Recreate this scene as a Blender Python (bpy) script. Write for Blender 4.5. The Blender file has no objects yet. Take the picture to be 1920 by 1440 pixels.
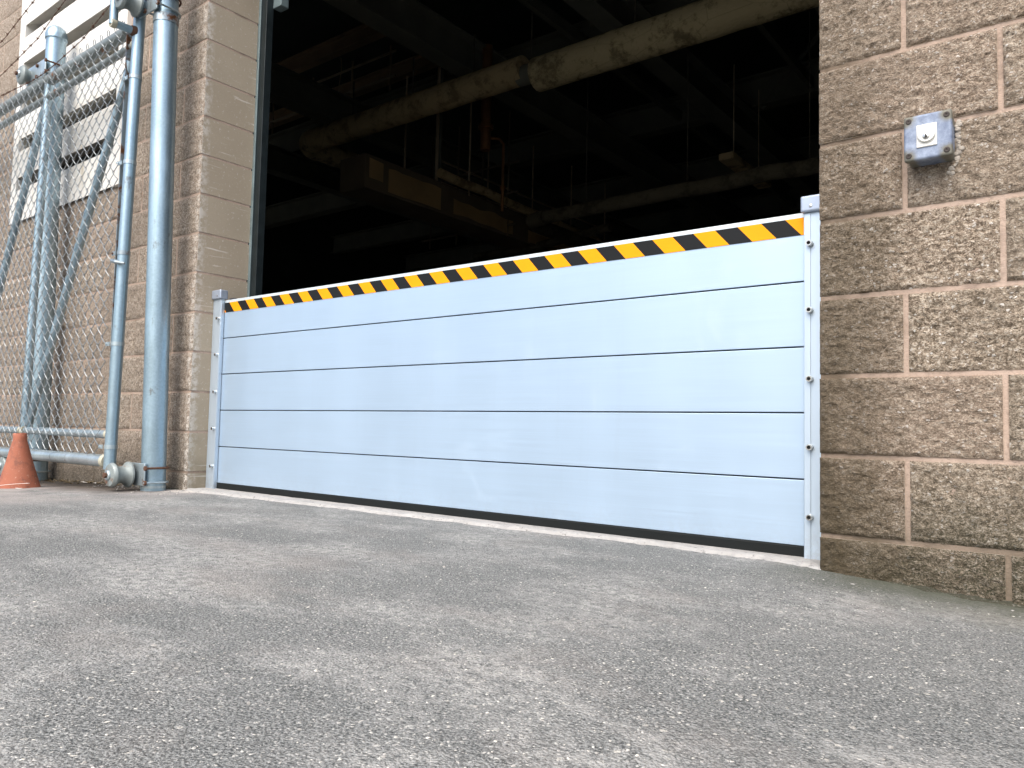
import bpy, bmesh, math, random
from mathutils import Vector, Matrix, noise
R = math.radians
rnd = random.Random(7)
scene = bpy.context.scene
COL = scene.collection

# ------------------------------------------------------------------ camera
cam_d = bpy.data.cameras.new('camera'); cam = bpy.data.objects.new('camera', cam_d); COL.objects.link(cam)
cam_d.sensor_width = 36.0; cam_d.lens = 36.0 * 1433.37 / 1920.0
cam_d.clip_start = 0.02; cam_d.clip_end = 500
yaw, pitch, roll = 0.65857, 0.05805, 0.02157
F = Vector((-math.sin(yaw) * math.cos(pitch), math.cos(yaw) * math.cos(pitch), math.sin(pitch)))
R0 = Vector((math.cos(yaw), math.sin(yaw), 0)); U0 = R0.cross(F)
RR = R0 * math.cos(roll) + U0 * math.sin(roll); UU = U0 * math.cos(roll) - R0 * math.sin(roll)
M = Matrix((RR, UU, -F)).transposed().to_4x4(); M.translation = Vector((0, -2.0555, 0.345))
cam.matrix_world = M
scene.camera = cam

# ------------------------------------------------------------------ sky, sun, exposure
SUN_EL, SUN_AZ = R(52), R(168)          # azimuth measured from +Y clockwise
world = bpy.data.worlds.new('World'); scene.world = world; world.use_nodes = True
wn = world.node_tree; wn.nodes.clear()
wo = wn.nodes.new('ShaderNodeOutputWorld'); wb = wn.nodes.new('ShaderNodeBackground'); ws = wn.nodes.new('ShaderNodeTexSky')
ws.sky_type = 'NISHITA'; ws.sun_disc = False; ws.sun_elevation = SUN_EL; ws.sun_rotation = SUN_AZ
ws.air_density = 1.0; ws.dust_density = 4.0; ws.ozone_density = 1.0
wb.inputs['Strength'].default_value = 0.12
wn.links.new(ws.outputs[0], wb.inputs[0]); wn.links.new(wb.outputs[0], wo.inputs[0])
sun_d = bpy.data.lights.new('sun', 'SUN'); sun = bpy.data.objects.new('sun', sun_d); COL.objects.link(sun)
sun_d.energy = 1.5; sun_d.angle = R(60); sun_d.color = (1.0, 0.97, 0.92)
sdir = Vector((math.sin(SUN_AZ) * math.cos(SUN_EL), math.cos(SUN_AZ) * math.cos(SUN_EL), math.sin(SUN_EL)))
sun.rotation_euler = sdir.to_track_quat('Z', 'Y').to_euler(); sun.location = sdir * 30
vs = scene.view_settings
vs.view_transform = 'Standard'; vs.look = 'None'; vs.gamma = 1.0; vs.use_curve_mapping = False
vs.exposure = 1.05
cy_ = scene.cycles
cy_.max_bounces = 6; cy_.diffuse_bounces = 3; cy_.glossy_bounces = 3; cy_.transmission_bounces = 2; cy_.caustics_reflective = False; cy_.caustics_refractive = False

# ------------------------------------------------------------------ material helper
class NT:
    def __init__(s, name):
        s.m = bpy.data.materials.new(name); s.m.use_nodes = True
        s.t = s.m.node_tree; s.t.nodes.clear()
        s.out = s.t.nodes.new('ShaderNodeOutputMaterial'); s.b = s.t.nodes.new('ShaderNodeBsdfPrincipled')
        s.t.links.new(s.b.outputs[0], s.out.inputs[0])
        s.pos = s.t.nodes.new('ShaderNodeNewGeometry').outputs['Position']
    def put(s, sock, v):
        if isinstance(v, bpy.types.NodeSocket): s.t.links.new(v, sock)
        elif v is not None:
            if isinstance(v, (tuple, list)) and len(v) == 3 and sock.type == 'RGBA': v = (*v, 1)
            sock.default_value = v
    def set(s, **k):
        for n, v in k.items(): s.put(s.b.inputs[n.replace('_', ' ')], v)
        return s.m
    def scale(s, v, sc):
        n = s.t.nodes.new('ShaderNodeMapping'); s.put(n.inputs[0], v)
        n.inputs['Scale'].default_value = sc if isinstance(sc, (tuple, list)) else (sc,) * 3
        return n.outputs[0]
    def rot(s, v, r, sc=(1, 1, 1)):
        n = s.t.nodes.new('ShaderNodeMapping'); s.put(n.inputs[0], v); n.inputs['Rotation'].default_value = r; n.inputs['Scale'].default_value = sc
        return n.outputs[0]
    def noise(s, sc, detail=4, rough=.55, vec=None, dist=0, out=0):
        n = s.t.nodes.new('ShaderNodeTexNoise'); s.put(n.inputs['Vector'], vec if vec is not None else s.pos)
        n.inputs['Scale'].default_value = sc; n.inputs['Detail'].default_value = detail; n.inputs['Roughness'].default_value = rough
        n.inputs['Distortion'].default_value = dist
        return n.outputs[out]
    def vor(s, sc, vec=None, feature='F1', out='Distance', rand=1.0):
        n = s.t.nodes.new('ShaderNodeTexVoronoi'); n.feature = feature
        s.put(n.inputs['Vector'], vec if vec is not None else s.pos); n.inputs['Scale'].default_value = sc
        n.inputs['Randomness'].default_value = rand
        return n.outputs[out]
    def ramp(s, v, stops, interp='LINEAR'):
        n = s.t.nodes.new('ShaderNodeValToRGB'); s.put(n.inputs[0], v); e = n.color_ramp.elements
        n.color_ramp.interpolation = interp
        while len(e) < len(stops): e.new(.5)
        for q, (p, c) in zip(e, stops):
            q.position = p; q.color = (c, c, c, 1) if isinstance(c, (int, float)) else (*c, 1)
        return n.outputs[0]
    def mix(s, f, a, b, mode='MIX'):
        n = s.t.nodes.new('ShaderNodeMix'); n.data_type = 'RGBA'; n.blend_type = mode
        s.put(n.inputs[0], f); s.put(n.inputs[6], a); s.put(n.inputs[7], b)
        return n.outputs[2]
    def math(s, op, a, b=None, clamp=False):
        n = s.t.nodes.new('ShaderNodeMath'); n.operation = op; n.use_clamp = clamp
        s.put(n.inputs[0], a)
        if b is not None: s.put(n.inputs[1], b)
        return n.outputs[0]
    def sep(s, v, i):
        n = s.t.nodes.new('ShaderNodeSeparateXYZ'); s.put(n.inputs[0], v); return n.outputs[i]
    def mapr(s, v, a, b, c=0., d=1.):
        n = s.t.nodes.new('ShaderNodeMapRange'); s.put(n.inputs[0], v)
        for i, q in enumerate((a, b, c, d)): n.inputs[i + 1].default_value = q
        return n.outputs[0]
    def bump(s, h, strength=.5, dist=.005, nrm=None):
        n = s.t.nodes.new('ShaderNodeBump'); s.put(n.inputs['Height'], h); n.inputs['Strength'].default_value = strength
        n.inputs['Distance'].default_value = dist
        if nrm is not None: s.put(n.inputs['Normal'], nrm)
        return n.outputs[0]
    def objrand(s):
        return s.t.nodes.new('ShaderNodeObjectInfo').outputs['Random']

def m_split(name, pale=False):
    n = NT(name)
    wv = n.t.nodes.new('ShaderNodeVectorMath'); wv.operation = 'MULTIPLY_ADD'      # warped coordinates: irregular grit
    n.put(wv.inputs[0], n.noise(90, 2, .6, out=1)); wv.inputs[1].default_value = (.014, .014, .014); n.put(wv.inputs[2], n.pos)
    wp = n.scale(wv.outputs[0], (.8, 1, 1.25))
    g = n.noise(74, 5, .8); c = n.noise(250, 3, .7, wp); lo = n.noise(3.2, 2, .5)
    v = n.math('ADD', n.math('MULTIPLY', g, .5), n.math('MULTIPLY', c, .5))
    col = n.ramp(v, [(.39, (.050, .038, .026)), (.45, (.18, .138, .098)), (.51, (.385, .312, .235)), (.57, (.62, .535, .43)), (.66, (.88, .82, .72))])
    col = n.mix(n.mapr(lo, .35, .7, 0, .40), col, (.20, .165, .125))
    cell = n.vor(140, wp, out='Color'); dd = n.vor(140, wp)
    m = n.math('MULTIPLY', n.math('GREATER_THAN', n.sep(cell, 0), .75), n.math('LESS_THAN', dd, n.mapr(n.sep(cell, 2), 0, 1, .03, .50)))
    col = n.mix(n.math('MULTIPLY', m, .9), col, n.mix(n.sep(cell, 1), (.56, .49, .41), (.82, .80, .76)))
    m3 = n.math('MULTIPLY', n.math('LESS_THAN', n.sep(cell, 0), .12), n.math('LESS_THAN', dd, n.mapr(n.sep(cell, 2), 0, 1, .1, .45)))
    col = n.mix(n.math('MULTIPLY', m3, .8), col, (.05, .042, .035))
    orv = n.objrand()
    col = n.mix(n.mapr(orv, 0, 1, .0, .35), col, (.34, .25, .195))
    col = n.mix(n.mapr(n.math('FRACT', n.math('MULTIPLY', orv, 7.3)), .55, 1, .0, .30), col, (.20, .175, .135))
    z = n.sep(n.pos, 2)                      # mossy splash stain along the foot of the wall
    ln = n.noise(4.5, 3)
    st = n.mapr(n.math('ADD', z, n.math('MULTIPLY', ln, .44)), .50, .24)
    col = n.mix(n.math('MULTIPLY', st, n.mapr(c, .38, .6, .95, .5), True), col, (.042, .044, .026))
    xx = n.sep(n.pos, 0)                     # damp streak running down beside the barrier post
    dm = n.math('MULTIPLY', n.mapr(n.math('ADD', xx, n.math('MULTIPLY', n.noise(5, 4, .65, n.scale(n.pos, (1, 1, .35))), .34)), -.16, -.34), n.math('GREATER_THAN', xx, -.7))
    col = n.mix(n.math('MULTIPLY', dm, n.mapr(z, 1.5, .3, .22, .82)), col, (.070, .055, .032))
    col = n.mix(n.mapr(xx, -2., -3., 0, .30), col, n.mix(n.mapr(v, .42, .6), (.22, .18, .145), (.74, .65, .57)))
    if pale:                                 # lime scuffs along the exposed corner
        x = n.sep(n.pos, 0)
        k = n.math('MULTIPLY', n.mapr(n.math('ABSOLUTE', n.math('ADD', x, 3.645)), .030, .0), n.ramp(n.noise(34, 5, .8), [(.47, 0), (.56, 1)]))
        col = n.mix(n.math('MULTIPLY', k, n.mapr(z, 2.2, .3, .45, 1.), True), col, (.72, .68, .62))
    h = n.math('ADD', v, n.math('MULTIPLY', dd, -.25))
    return n.set(Base_Color=col, Roughness=.92, Specular_IOR_Level=.2, Normal=n.bump(h, 1.0, .010))

def m_smoothblock(name):
    n = NT(name)
    col = n.mix(n.noise(2.4, 5), (.37, .315, .235), (.54, .465, .36))
    col = n.mix(n.mapr(n.noise(170, 3, .7), .4, .7, 0, .6), col, (.40, .345, .27))
    col = n.mix(n.mapr(n.objrand(), 0, 1, 0, .25), col, (.32, .25, .18))
    for rx, lim in ((.5, .735), (-.35, .75), (1.1, .75)):    # pale scratches
        s = n.noise(2.0, 3, .6, n.rot(n.pos, (rx, 0, 0), (1, 1.3, 26)), .4)
        br = n.ramp(n.noise(5, 3), [(.5, 0), (.6, 1)])
        col = n.mix(n.math('MULTIPLY', n.ramp(s, [(lim - .09, 0), (lim - .05, 1)]), br), col, (.66, .61, .54))
    z = n.sep(n.pos, 2); y = n.sep(n.pos, 1)
    sp = n.ramp(n.noise(60, 5, .7), [(.60, 0), (.66, 1)])
    col = n.mix(n.math('MULTIPLY', sp, .8), col, (.62, .58, .52))
    k = n.math('MULTIPLY', n.mapr(y, .05, .0), n.ramp(n.noise(30, 6, .75), [(.45, 0), (.56, 1)]))
    col = n.mix(k, col, (.70, .66, .60))
    st = n.math('MULTIPLY', n.mapr(z, .5, .0), n.noise(9, 4))
    col = n.mix(st, col, (.13, .12, .08))
    h = n.math('ADD', n.noise(220, 4, .7), n.math('MULTIPLY', n.vor(60), .4))
    return n.set(Base_Color=col, Roughness=.93, Specular_IOR_Level=.2, Normal=n.bump(h, .5, .002))

def m_mortar():
    n = NT('pink_mortar')
    col = n.mix(n.noise(14, 5), (.38, .285, .225), (.58, .455, .375))
    col = n.mix(n.ramp(n.noise(120, 4, .7), [(.55, 0), (.7, .6)]), col, (.24, .18, .14))
    z = n.sep(n.pos, 2); xx = n.sep(n.pos, 0)
    col = n.mix(n.ramp(n.noise(6, 5, .7), [(.50, 0), (.64, .55)]), col, (.20, .155, .12))
    col = n.mix(n.math('MULTIPLY', n.math('MULTIPLY', n.mapr(xx, -.34, -.52), n.math('GREATER_THAN', xx, -.7)), n.mapr(n.noise(8, 4), .3, .6, .35, .95), True), col, (.13, .10, .07))
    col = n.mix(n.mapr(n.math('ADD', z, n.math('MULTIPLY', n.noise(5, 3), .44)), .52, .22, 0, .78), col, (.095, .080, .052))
    return n.set(Base_Color=col, Roughness=.95, Specular_IOR_Level=.2, Normal=n.bump(n.noise(160, 4, .7), .8, .003))

def m_asphalt():
    n = NT('weathered_asphalt')
    wv = n.t.nodes.new('ShaderNodeVectorMath'); wv.operation = 'MULTIPLY_ADD'
    n.put(wv.inputs[0], n.noise(120, 2, .6, out=1)); wv.inputs[1].default_value = (.009, .009, .009); n.put(wv.inputs[2], n.pos)
    wp = wv.outputs[0]
    big = n.noise(1.3, 4, .6); mid = n.noise(7, 4, .65); fine = n.noise(260, 2, .7)
    base = n.mix(n.mapr(big, .3, .7), (.122, .135, .130), (.205, .213, .205))
    base = n.mix(n.mapr(mid, .45, .75, 0, .55), base, (.085, .091, .090))
    base = n.mix(n.mapr(fine, .36, .64), n.mix(.7, base, (.042, .046, .046)), n.mix(.5, base, (.44, .445, .435)))
    c1 = n.vor(210, wp, out='Color'); d1 = n.vor(210, wp)
    stone = n.ramp(n.sep(c1, 0), [(0, (.045, .048, .05)), (.35, (.12, .125, .124)), (.7, (.27, .272, .265)), (.9, (.46, .45, .43)), (1, (.74, .71, .65))])
    col = n.mix(n.math('MULTIPLY', n.math('LESS_THAN', d1, n.mapr(n.sep(c1, 2), 0, 1, .15, .5)), .75), base, stone)
    c2 = n.vor(85, wp, out='Color'); d2 = n.vor(85, wp)
    msk = n.math('MULTIPLY', n.math('GREATER_THAN', n.sep(c2, 0), .86), n.math('LESS_THAN', d2, n.mapr(n.sep(c2, 2), 0, 1, .06, .40)))
    col = n.mix(n.math('MULTIPLY', msk, .8), col, n.mix(n.sep(c2, 1), (.28, .275, .265), (.60, .575, .51)))
    x = n.sep(n.pos, 0); y = n.sep(n.pos, 1)
    # dusty lime films, a pale dragged smear by the gate and a browner soiled patch under it
    dust = n.math('MULTIPLY', n.ramp(n.noise(1.5, 5, .68, n.scale(n.pos, (1, 1.8, 1))), [(.45, 0), (.60, 1)]), n.ramp(n.noise(42, 4, .8), [(.42, .05), (.56, 1)]))
    col = n.mix(n.math('MULTIPLY', dust, .66), col, (.46, .455, .435))
    br = n.ramp(n.noise(2.1, 4, .6, n.scale(n.pos, (.8, 1.4, 3))), [(.52, 0), (.68, .5)])
    col = n.mix(n.math('MULTIPLY', br, .6), col, (.30, .265, .24))
    lf = n.math('MULTIPLY', n.mapr(n.math('ADD', x, n.math('MULTIPLY', mid, .5)), -2.9, -3.6), n.mapr(y, -1.5, -.5))
    col = n.mix(n.math('MULTIPLY', lf, n.mapr(n.noise(3.2, 4, .65), .32, .58, 0, .85)), col, (.44, .40, .375))
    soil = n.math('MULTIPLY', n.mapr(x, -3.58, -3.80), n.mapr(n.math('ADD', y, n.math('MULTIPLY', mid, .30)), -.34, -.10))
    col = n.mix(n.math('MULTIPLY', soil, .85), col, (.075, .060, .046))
    sx = n.math('MULTIPLY', n.math('ADD', x, 3.60), 3.2); sy = n.math('MULTIPLY', n.math('ADD', y, n.math('MULTIPLY', n.math('ADD', x, 3.6), -.25)), 9.5)
    sr = n.math('ADD', n.math('ADD', n.math('MULTIPLY', sx, sx), n.math('MULTIPLY', sy, sy)), n.math('MULTIPLY', n.noise(14, 4, .7), 1.3))
    col = n.mix(n.mapr(sr, 1.75, 1.2, 0, .85), col, (.56, .52, .485))
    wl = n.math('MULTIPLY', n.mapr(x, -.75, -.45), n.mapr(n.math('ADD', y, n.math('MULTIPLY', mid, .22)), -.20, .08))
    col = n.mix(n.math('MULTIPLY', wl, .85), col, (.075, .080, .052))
    hh = n.math('ADD', n.math('MULTIPLY', d1, -1.0), n.math('ADD', n.math('MULTIPLY', fine, .8), n.math('MULTIPLY', d2, -.35)))
    return n.set(Base_Color=col, Roughness=.85, Specular_IOR_Level=.3, Normal=n.bump(hh, .65, .006))

def m_concrete(name, a, b, sc=12):
    n = NT(name)
    col = n.mix(n.noise(sc, 6, .65), a, b)
    col = n.mix(n.ramp(n.noise(70, 5, .75), [(.56, 0), (.66, .7)]), col, tuple(v * .45 for v in a))
    return n.set(Base_Color=col, Roughness=.9, Specular_IOR_Level=.25, Normal=n.bump(n.noise(90, 6, .75), .8, .005))

def m_alu(name, base, metal, rough, streak=(1.2, 1, 90), dirt=0.0):
    n = NT(name)
    s = n.noise(3, 4, .6, n.scale(n.pos, streak)); b = n.noise(1.7, 3); v = n.noise(2.2, 3, .6, n.scale(n.pos, (1.6, 1, .35)))
    col = n.mix(n.mapr(b, .3, .7, 0, .5), base, tuple(v_ * .90 for v_ in base))
    col = n.mix(n.mapr(s, .4, .7, 0, .30), col, tuple(min(1, v_ * 1.12) for v_ in base))
    col = n.mix(n.mapr(v, .45, .7, 0, .20), col, tuple(min(1, v_ * 1.10 + .02) for v_ in base))
    ro = n.math('ADD', n.mapr(s, .3, .7, rough - .07, rough + .07), n.mapr(v, .3, .7, -.05, .05))
    if dirt:      # splash film along the bottom, drips and finger smears
        z = n.sep(n.pos, 2)
        sp = n.math('MULTIPLY', n.mapr(n.math('ADD', z, n.math('MULTIPLY', n.noise(9, 4, .7), .16)), .20, .06), n.ramp(n.noise(55, 4, .75), [(.40, .15), (.62, 1)]))
        col = n.mix(n.math('MULTIPLY', sp, dirt), col, (.30, .29, .27))
        dr = n.ramp(n.noise(7, 4, .65, n.scale(n.pos, (3.5, 1, .16))), [(.58, 0), (.72, 1)])
        col = n.mix(n.math('MULTIPLY', dr, dirt * .30), col, (.36, .42, .48))
        sm = n.ramp(n.noise(4.2, 5, .75, None, .8), [(.60, 0), (.68, 1)])
        ro = n.math('ADD', ro, n.math('MULTIPLY', sm, .10)); col = n.mix(n.math('MULTIPLY', sm, .05), col, (.80, .86, .90))
    return n.set(Base_Color=col, Metallic=metal, Roughness=ro, Normal=n.bump(s, .08, .001))

def m_galv(name, base=(.34, .46, .535), rust=0.0, metal=.7, rough=.36):
    n = NT(name)
    a = n.vor(120, out='Color'); w = n.noise(5, 5, .6)
    col = n.mix(n.mapr(n.sep(a, 0), 0, 1, 0, .5), base, tuple(v * .78 for v in base))
    col = n.mix(n.ramp(n.noise(9, 6, .7, n.scale(n.pos, (1, 1, .22))), [(.5, 0), (.72, .7)]), col, tuple(min(1, v * 1.35 + .03) for v in base))
    col = n.mix(n.ramp(n.noise(14, 6, .75, n.scale(n.pos, (1, 1, .45))), [(.60, 0), (.68, .8)]), col, (.17, .17, .16))
    if rust:
        r = n.ramp(n.noise(10, 6, .7), [(.62 - rust, 0), (.70 - rust, 1)])
        col = n.mix(r, col, n.mix(n.noise(40, 4), (.10, .04, .02), (.28, .13, .06)))
    ro = n.mapr(w, .3, .7, rough - .1, rough + .16)
    return n.set(Base_Color=col, Metallic=metal, Roughness=ro, Normal=n.bump(n.noise(60, 4), .18, .002))

def m_rust(name='rust'):
    n = NT(name)
    col = n.mix(n.noise(60, 5), (.05, .026, .018), (.17, .085, .05))
    return n.set(Base_Color=col, Roughness=.9, Normal=n.bump(n.noise(150, 5), .6, .002))

def m_plain(name, col, rough=.6, metal=0., var=.2, sc=12, bump=.15, spec=.4):
    n = NT(name)
    c = n.mix(n.noise(sc, 5, .6), tuple(v * (1 - var) for v in col), tuple(min(1, v * (1 + var)) for v in col))
    return n.set(Base_Color=c, Roughness=n.mapr(n.noise(sc * 2, 3), .3, .7, max(.05, rough - .08), min(1, rough + .08)), Metallic=metal, Specular_IOR_Level=spec, Normal=n.bump(n.noise(sc * 9, 4), bump, .002))

def m_lag(name, a, b, dark):
    n = NT(name)
    c = n.mix(n.noise(3, 4, .6), a, b)
    c = n.mix(n.ramp(n.noise(5, 5, .75), [(.50, 0), (.62, .85)]), c, dark)
    c = n.mix(n.ramp(n.vor(2.2, n.scale(n.pos, (1, 1, 2.2)), feature='DISTANCE_TO_EDGE'), [(.003, .35), (.012, 0)]), c, dark)
    return n.set(Base_Color=c, Roughness=.9, Specular_IOR_Level=.2, Normal=n.bump(n.noise(30, 5), .6, .01))

def m_cone():
    n = NT('faded_orange_rubber')
    c = n.mix(n.noise(9, 5, .6), (.30, .085, .045), (.40, .15, .088))
    c = n.mix(n.ramp(n.noise(16, 6, .75), [(.52, 0), (.66, .85)]), c, (.19, .075, .05))
    c = n.mix(n.ramp(n.noise(55, 5, .8), [(.60, 0), (.66, .8)]), c, (.52, .30, .22))
    return n.set(Base_Color=c, Roughness=.75, Normal=n.bump(n.noise(45, 5), .4, .003))

def m_louver():
    n = NT('cream_painted_steel')
    c = n.mix(n.noise(2, 4), (.76, .74, .68), (.84, .825, .78))
    c = n.mix(n.ramp(n.noise(7, 6, .7, n.scale(n.pos, (1, 1, .25))), [(.58, 0), (.72, .7)]), c, (.55, .46, .32))
    return n.set(Base_Color=c, Roughness=.55)

def m_box():
    n = NT('oxidised_blue_grey_casting')
    c = n.mix(n.mapr(n.noise(22, 6, .75), .32, .68), (.12, .155, .235), (.35, .41, .52))
    x = n.sep(n.pos, 0); z = n.sep(n.pos, 2)
    e = n.math('MAXIMUM', n.mapr(n.math('ABSOLUTE', n.math('ADD', x, .3155)), .020, .042), 0)
    f = n.mapr(n.math('ABSOLUTE', n.math('SUBTRACT', z, 1.056)), .022, .046)
    wear = n.math('MULTIPLY', n.math('MULTIPLY', e, f), n.ramp(n.noise(60, 5), [(.3, .4), (.55, 1)]))
    c = n.mix(n.math('MULTIPLY', wear, 2.4, True), c, (.17, .165, .135))
    c = n.mix(n.ramp(n.noise(130, 5, .8), [(.62, 0), (.68, .8)]), c, (.07, .08, .10))
    return n.set(Base_Color=c, Metallic=.25, Roughness=.6, Normal=n.bump(n.noise(160, 4), .35, .001))

def m_chips():
    n = NT('asphalt_stone_chips')
    r = n.t.nodes.new('ShaderNodeNewGeometry').outputs['Random Per Island']
    c = n.ramp(r, [(0, (.12, .125, .125)), (.30, (.25, .255, .25)), (.55, (.32, .325, .312)), (.85, (.44, .435, .405)), (1, (.70, .67, .60))])
    return n.set(Base_Color=c, Roughness=.7, Specular_IOR_Level=.4)

def m_moss():
    n = NT('mossy_dirt')
    c = n.mix(n.noise(16, 5, .7), (.035, .036, .022), (.085, .083, .062))
    c = n.mix(n.ramp(n.noise(150, 3, .7), [(.56, 0), (.68, .8)]), c, (.24, .225, .19))
    return n.set(Base_Color=c, Roughness=.95, Specular_IOR_Level=.2, Normal=n.bump(n.noise(130, 4, .75), 1., .006))

MAT = dict(
    split=m_split('split_face_block'), splitc=m_split('split_face_block_scuffed', True), smooth=m_smoothblock('smooth_block'), mortar=m_mortar(), asphalt=m_asphalt(),
    thr=m_concrete('pale_concrete', (.25, .243, .235), (.53, .52, .50), 16),
    board=m_alu('brushed_aluminium', (.465, .595, .735), .5, .42, dirt=.15), post=m_alu('aluminium_extrusion', (.55, .655, .76), .5, .40, (40, 40, .8), .4),
    cap=m_alu('aluminium_cap', (.42, .49, .60), .5, .45, (8, 8, 8)),
    seal=m_plain('black_rubber', (.010, .012, .012), .7, var=.3, spec=.2), gasket=m_plain('dark_gasket', (.03, .035, .05), .7),
    yellow=m_plain('yellow_tape', (1.0, .345, .002), .55, spec=.2, var=.10, sc=16, bump=.05), black=m_plain('black_tape', (.010, .011, .012), .5, var=.2, sc=5, bump=.05, spec=.2),
    lip=m_alu('bright_aluminium_edge', (.66, .73, .77), .3, .45),
    steel=m_alu('stainless_steel', (.62, .62, .60), .95, .25, (30, 30, 30)), hole=m_plain('dark_recess', (.02, .02, .02), .6),
    galv=m_galv('galvanised_steel'), galvr=m_galv('rusty_galvanised_steel', (.36, .42, .45), .10), galvl=m_galv('pale_galvanised_steel', (.46, .54, .57), .02),
    galvd=m_galv('shaded_galvanised_steel', (.25, .285, .285), .03, .45, .5),  # darker galvanised copy: shade on the top rails' undersides put into the colour
    wire=m_galv('galvanised_wire', (.30, .33, .345), 0, .4, .45), barb=m_rust('rusty_barbed_wire'), rust=m_rust(), weld=m_plain('yellowed_weld_paint', (.46, .44, .34), .7, var=.35, sc=40),
    cast=m_galv('grey_cast_iron', (.26, .295, .29), .04, .35, .5),
    cone=m_cone(), louver=m_louver(), ldark=m_plain('louvre_shadow_void', (.02, .022, .022), .8),
    box=m_box(), white=m_plain('white_plate', (.80, .79, .74), .5, var=.06), sealant=m_plain('old_sealant', (.42, .38, .33), .8, var=.4, sc=60, bump=.6),
    frame=m_plain('dark_green_steel', (.018, .026, .029), .45, .2, .5, 14), frame2=m_plain('pale_grey_green_steel', (.20, .26, .27), .45, .3, .45, 9),  # second steel is paler, for the highlight strip and one bracket
    hall=m_plain('dark_concrete', (.075, .092, .082), .9, var=.5, sc=1.5), hallf=m_plain('dark_slab', (.09, .086, .08), .8, var=.4, sc=2), beam=m_plain('dark_steel_beam', (.15, .155, .12), .75, var=.5, sc=3),  # plain dark base colours for the hall and its fittings
    duct=m_plain('brown_duct_cover', (.36, .25, .12), .8, var=.45, sc=2.5), lag=m_lag('stained_pipe_lagging', (.44, .365, .20), (.58, .49, .29), (.15, .12, .062)), lag2=m_lag('brown_pipe_lagging', (.40, .31, .16), (.52, .41, .23), (.20, .15, .08)), lag3=m_lag('dark_pipe_lagging', (.075, .07, .05), (.12, .11, .08), (.04, .036, .026)),
    ipipe=m_plain('dull_pipe', (.48, .40, .28), .5, .2, .4, 6), copper=m_plain('dull_copper_pipe', (.34, .17, .08), .4, .6, .4, 8),
    ductc=m_plain('dark_brown_casing', (.13, .105, .07), .85, var=.5, sc=4), screw=m_plain('dirty_screw', (.055, .045, .04), .7, var=.4, sc=60),
    brown=m_plain('brown_painted_joist', (.40, .29, .18), .8, var=.3, sc=3), chips=m_chips(), moss=m_moss(),
    strip=m_plain('white_plastic', (.80, .77, .72), .5, var=.08), leaf=m_plain('dead_leaves', (.22, .17, .10), .8, var=.7, sc=30),
    stone=m_plain('loose_stones', (.34, .33, .31), .85, var=.6, sc=45),
    blue=m_plain('dark_blue_plastic', (.012, .022, .10), .4),
)

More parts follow.
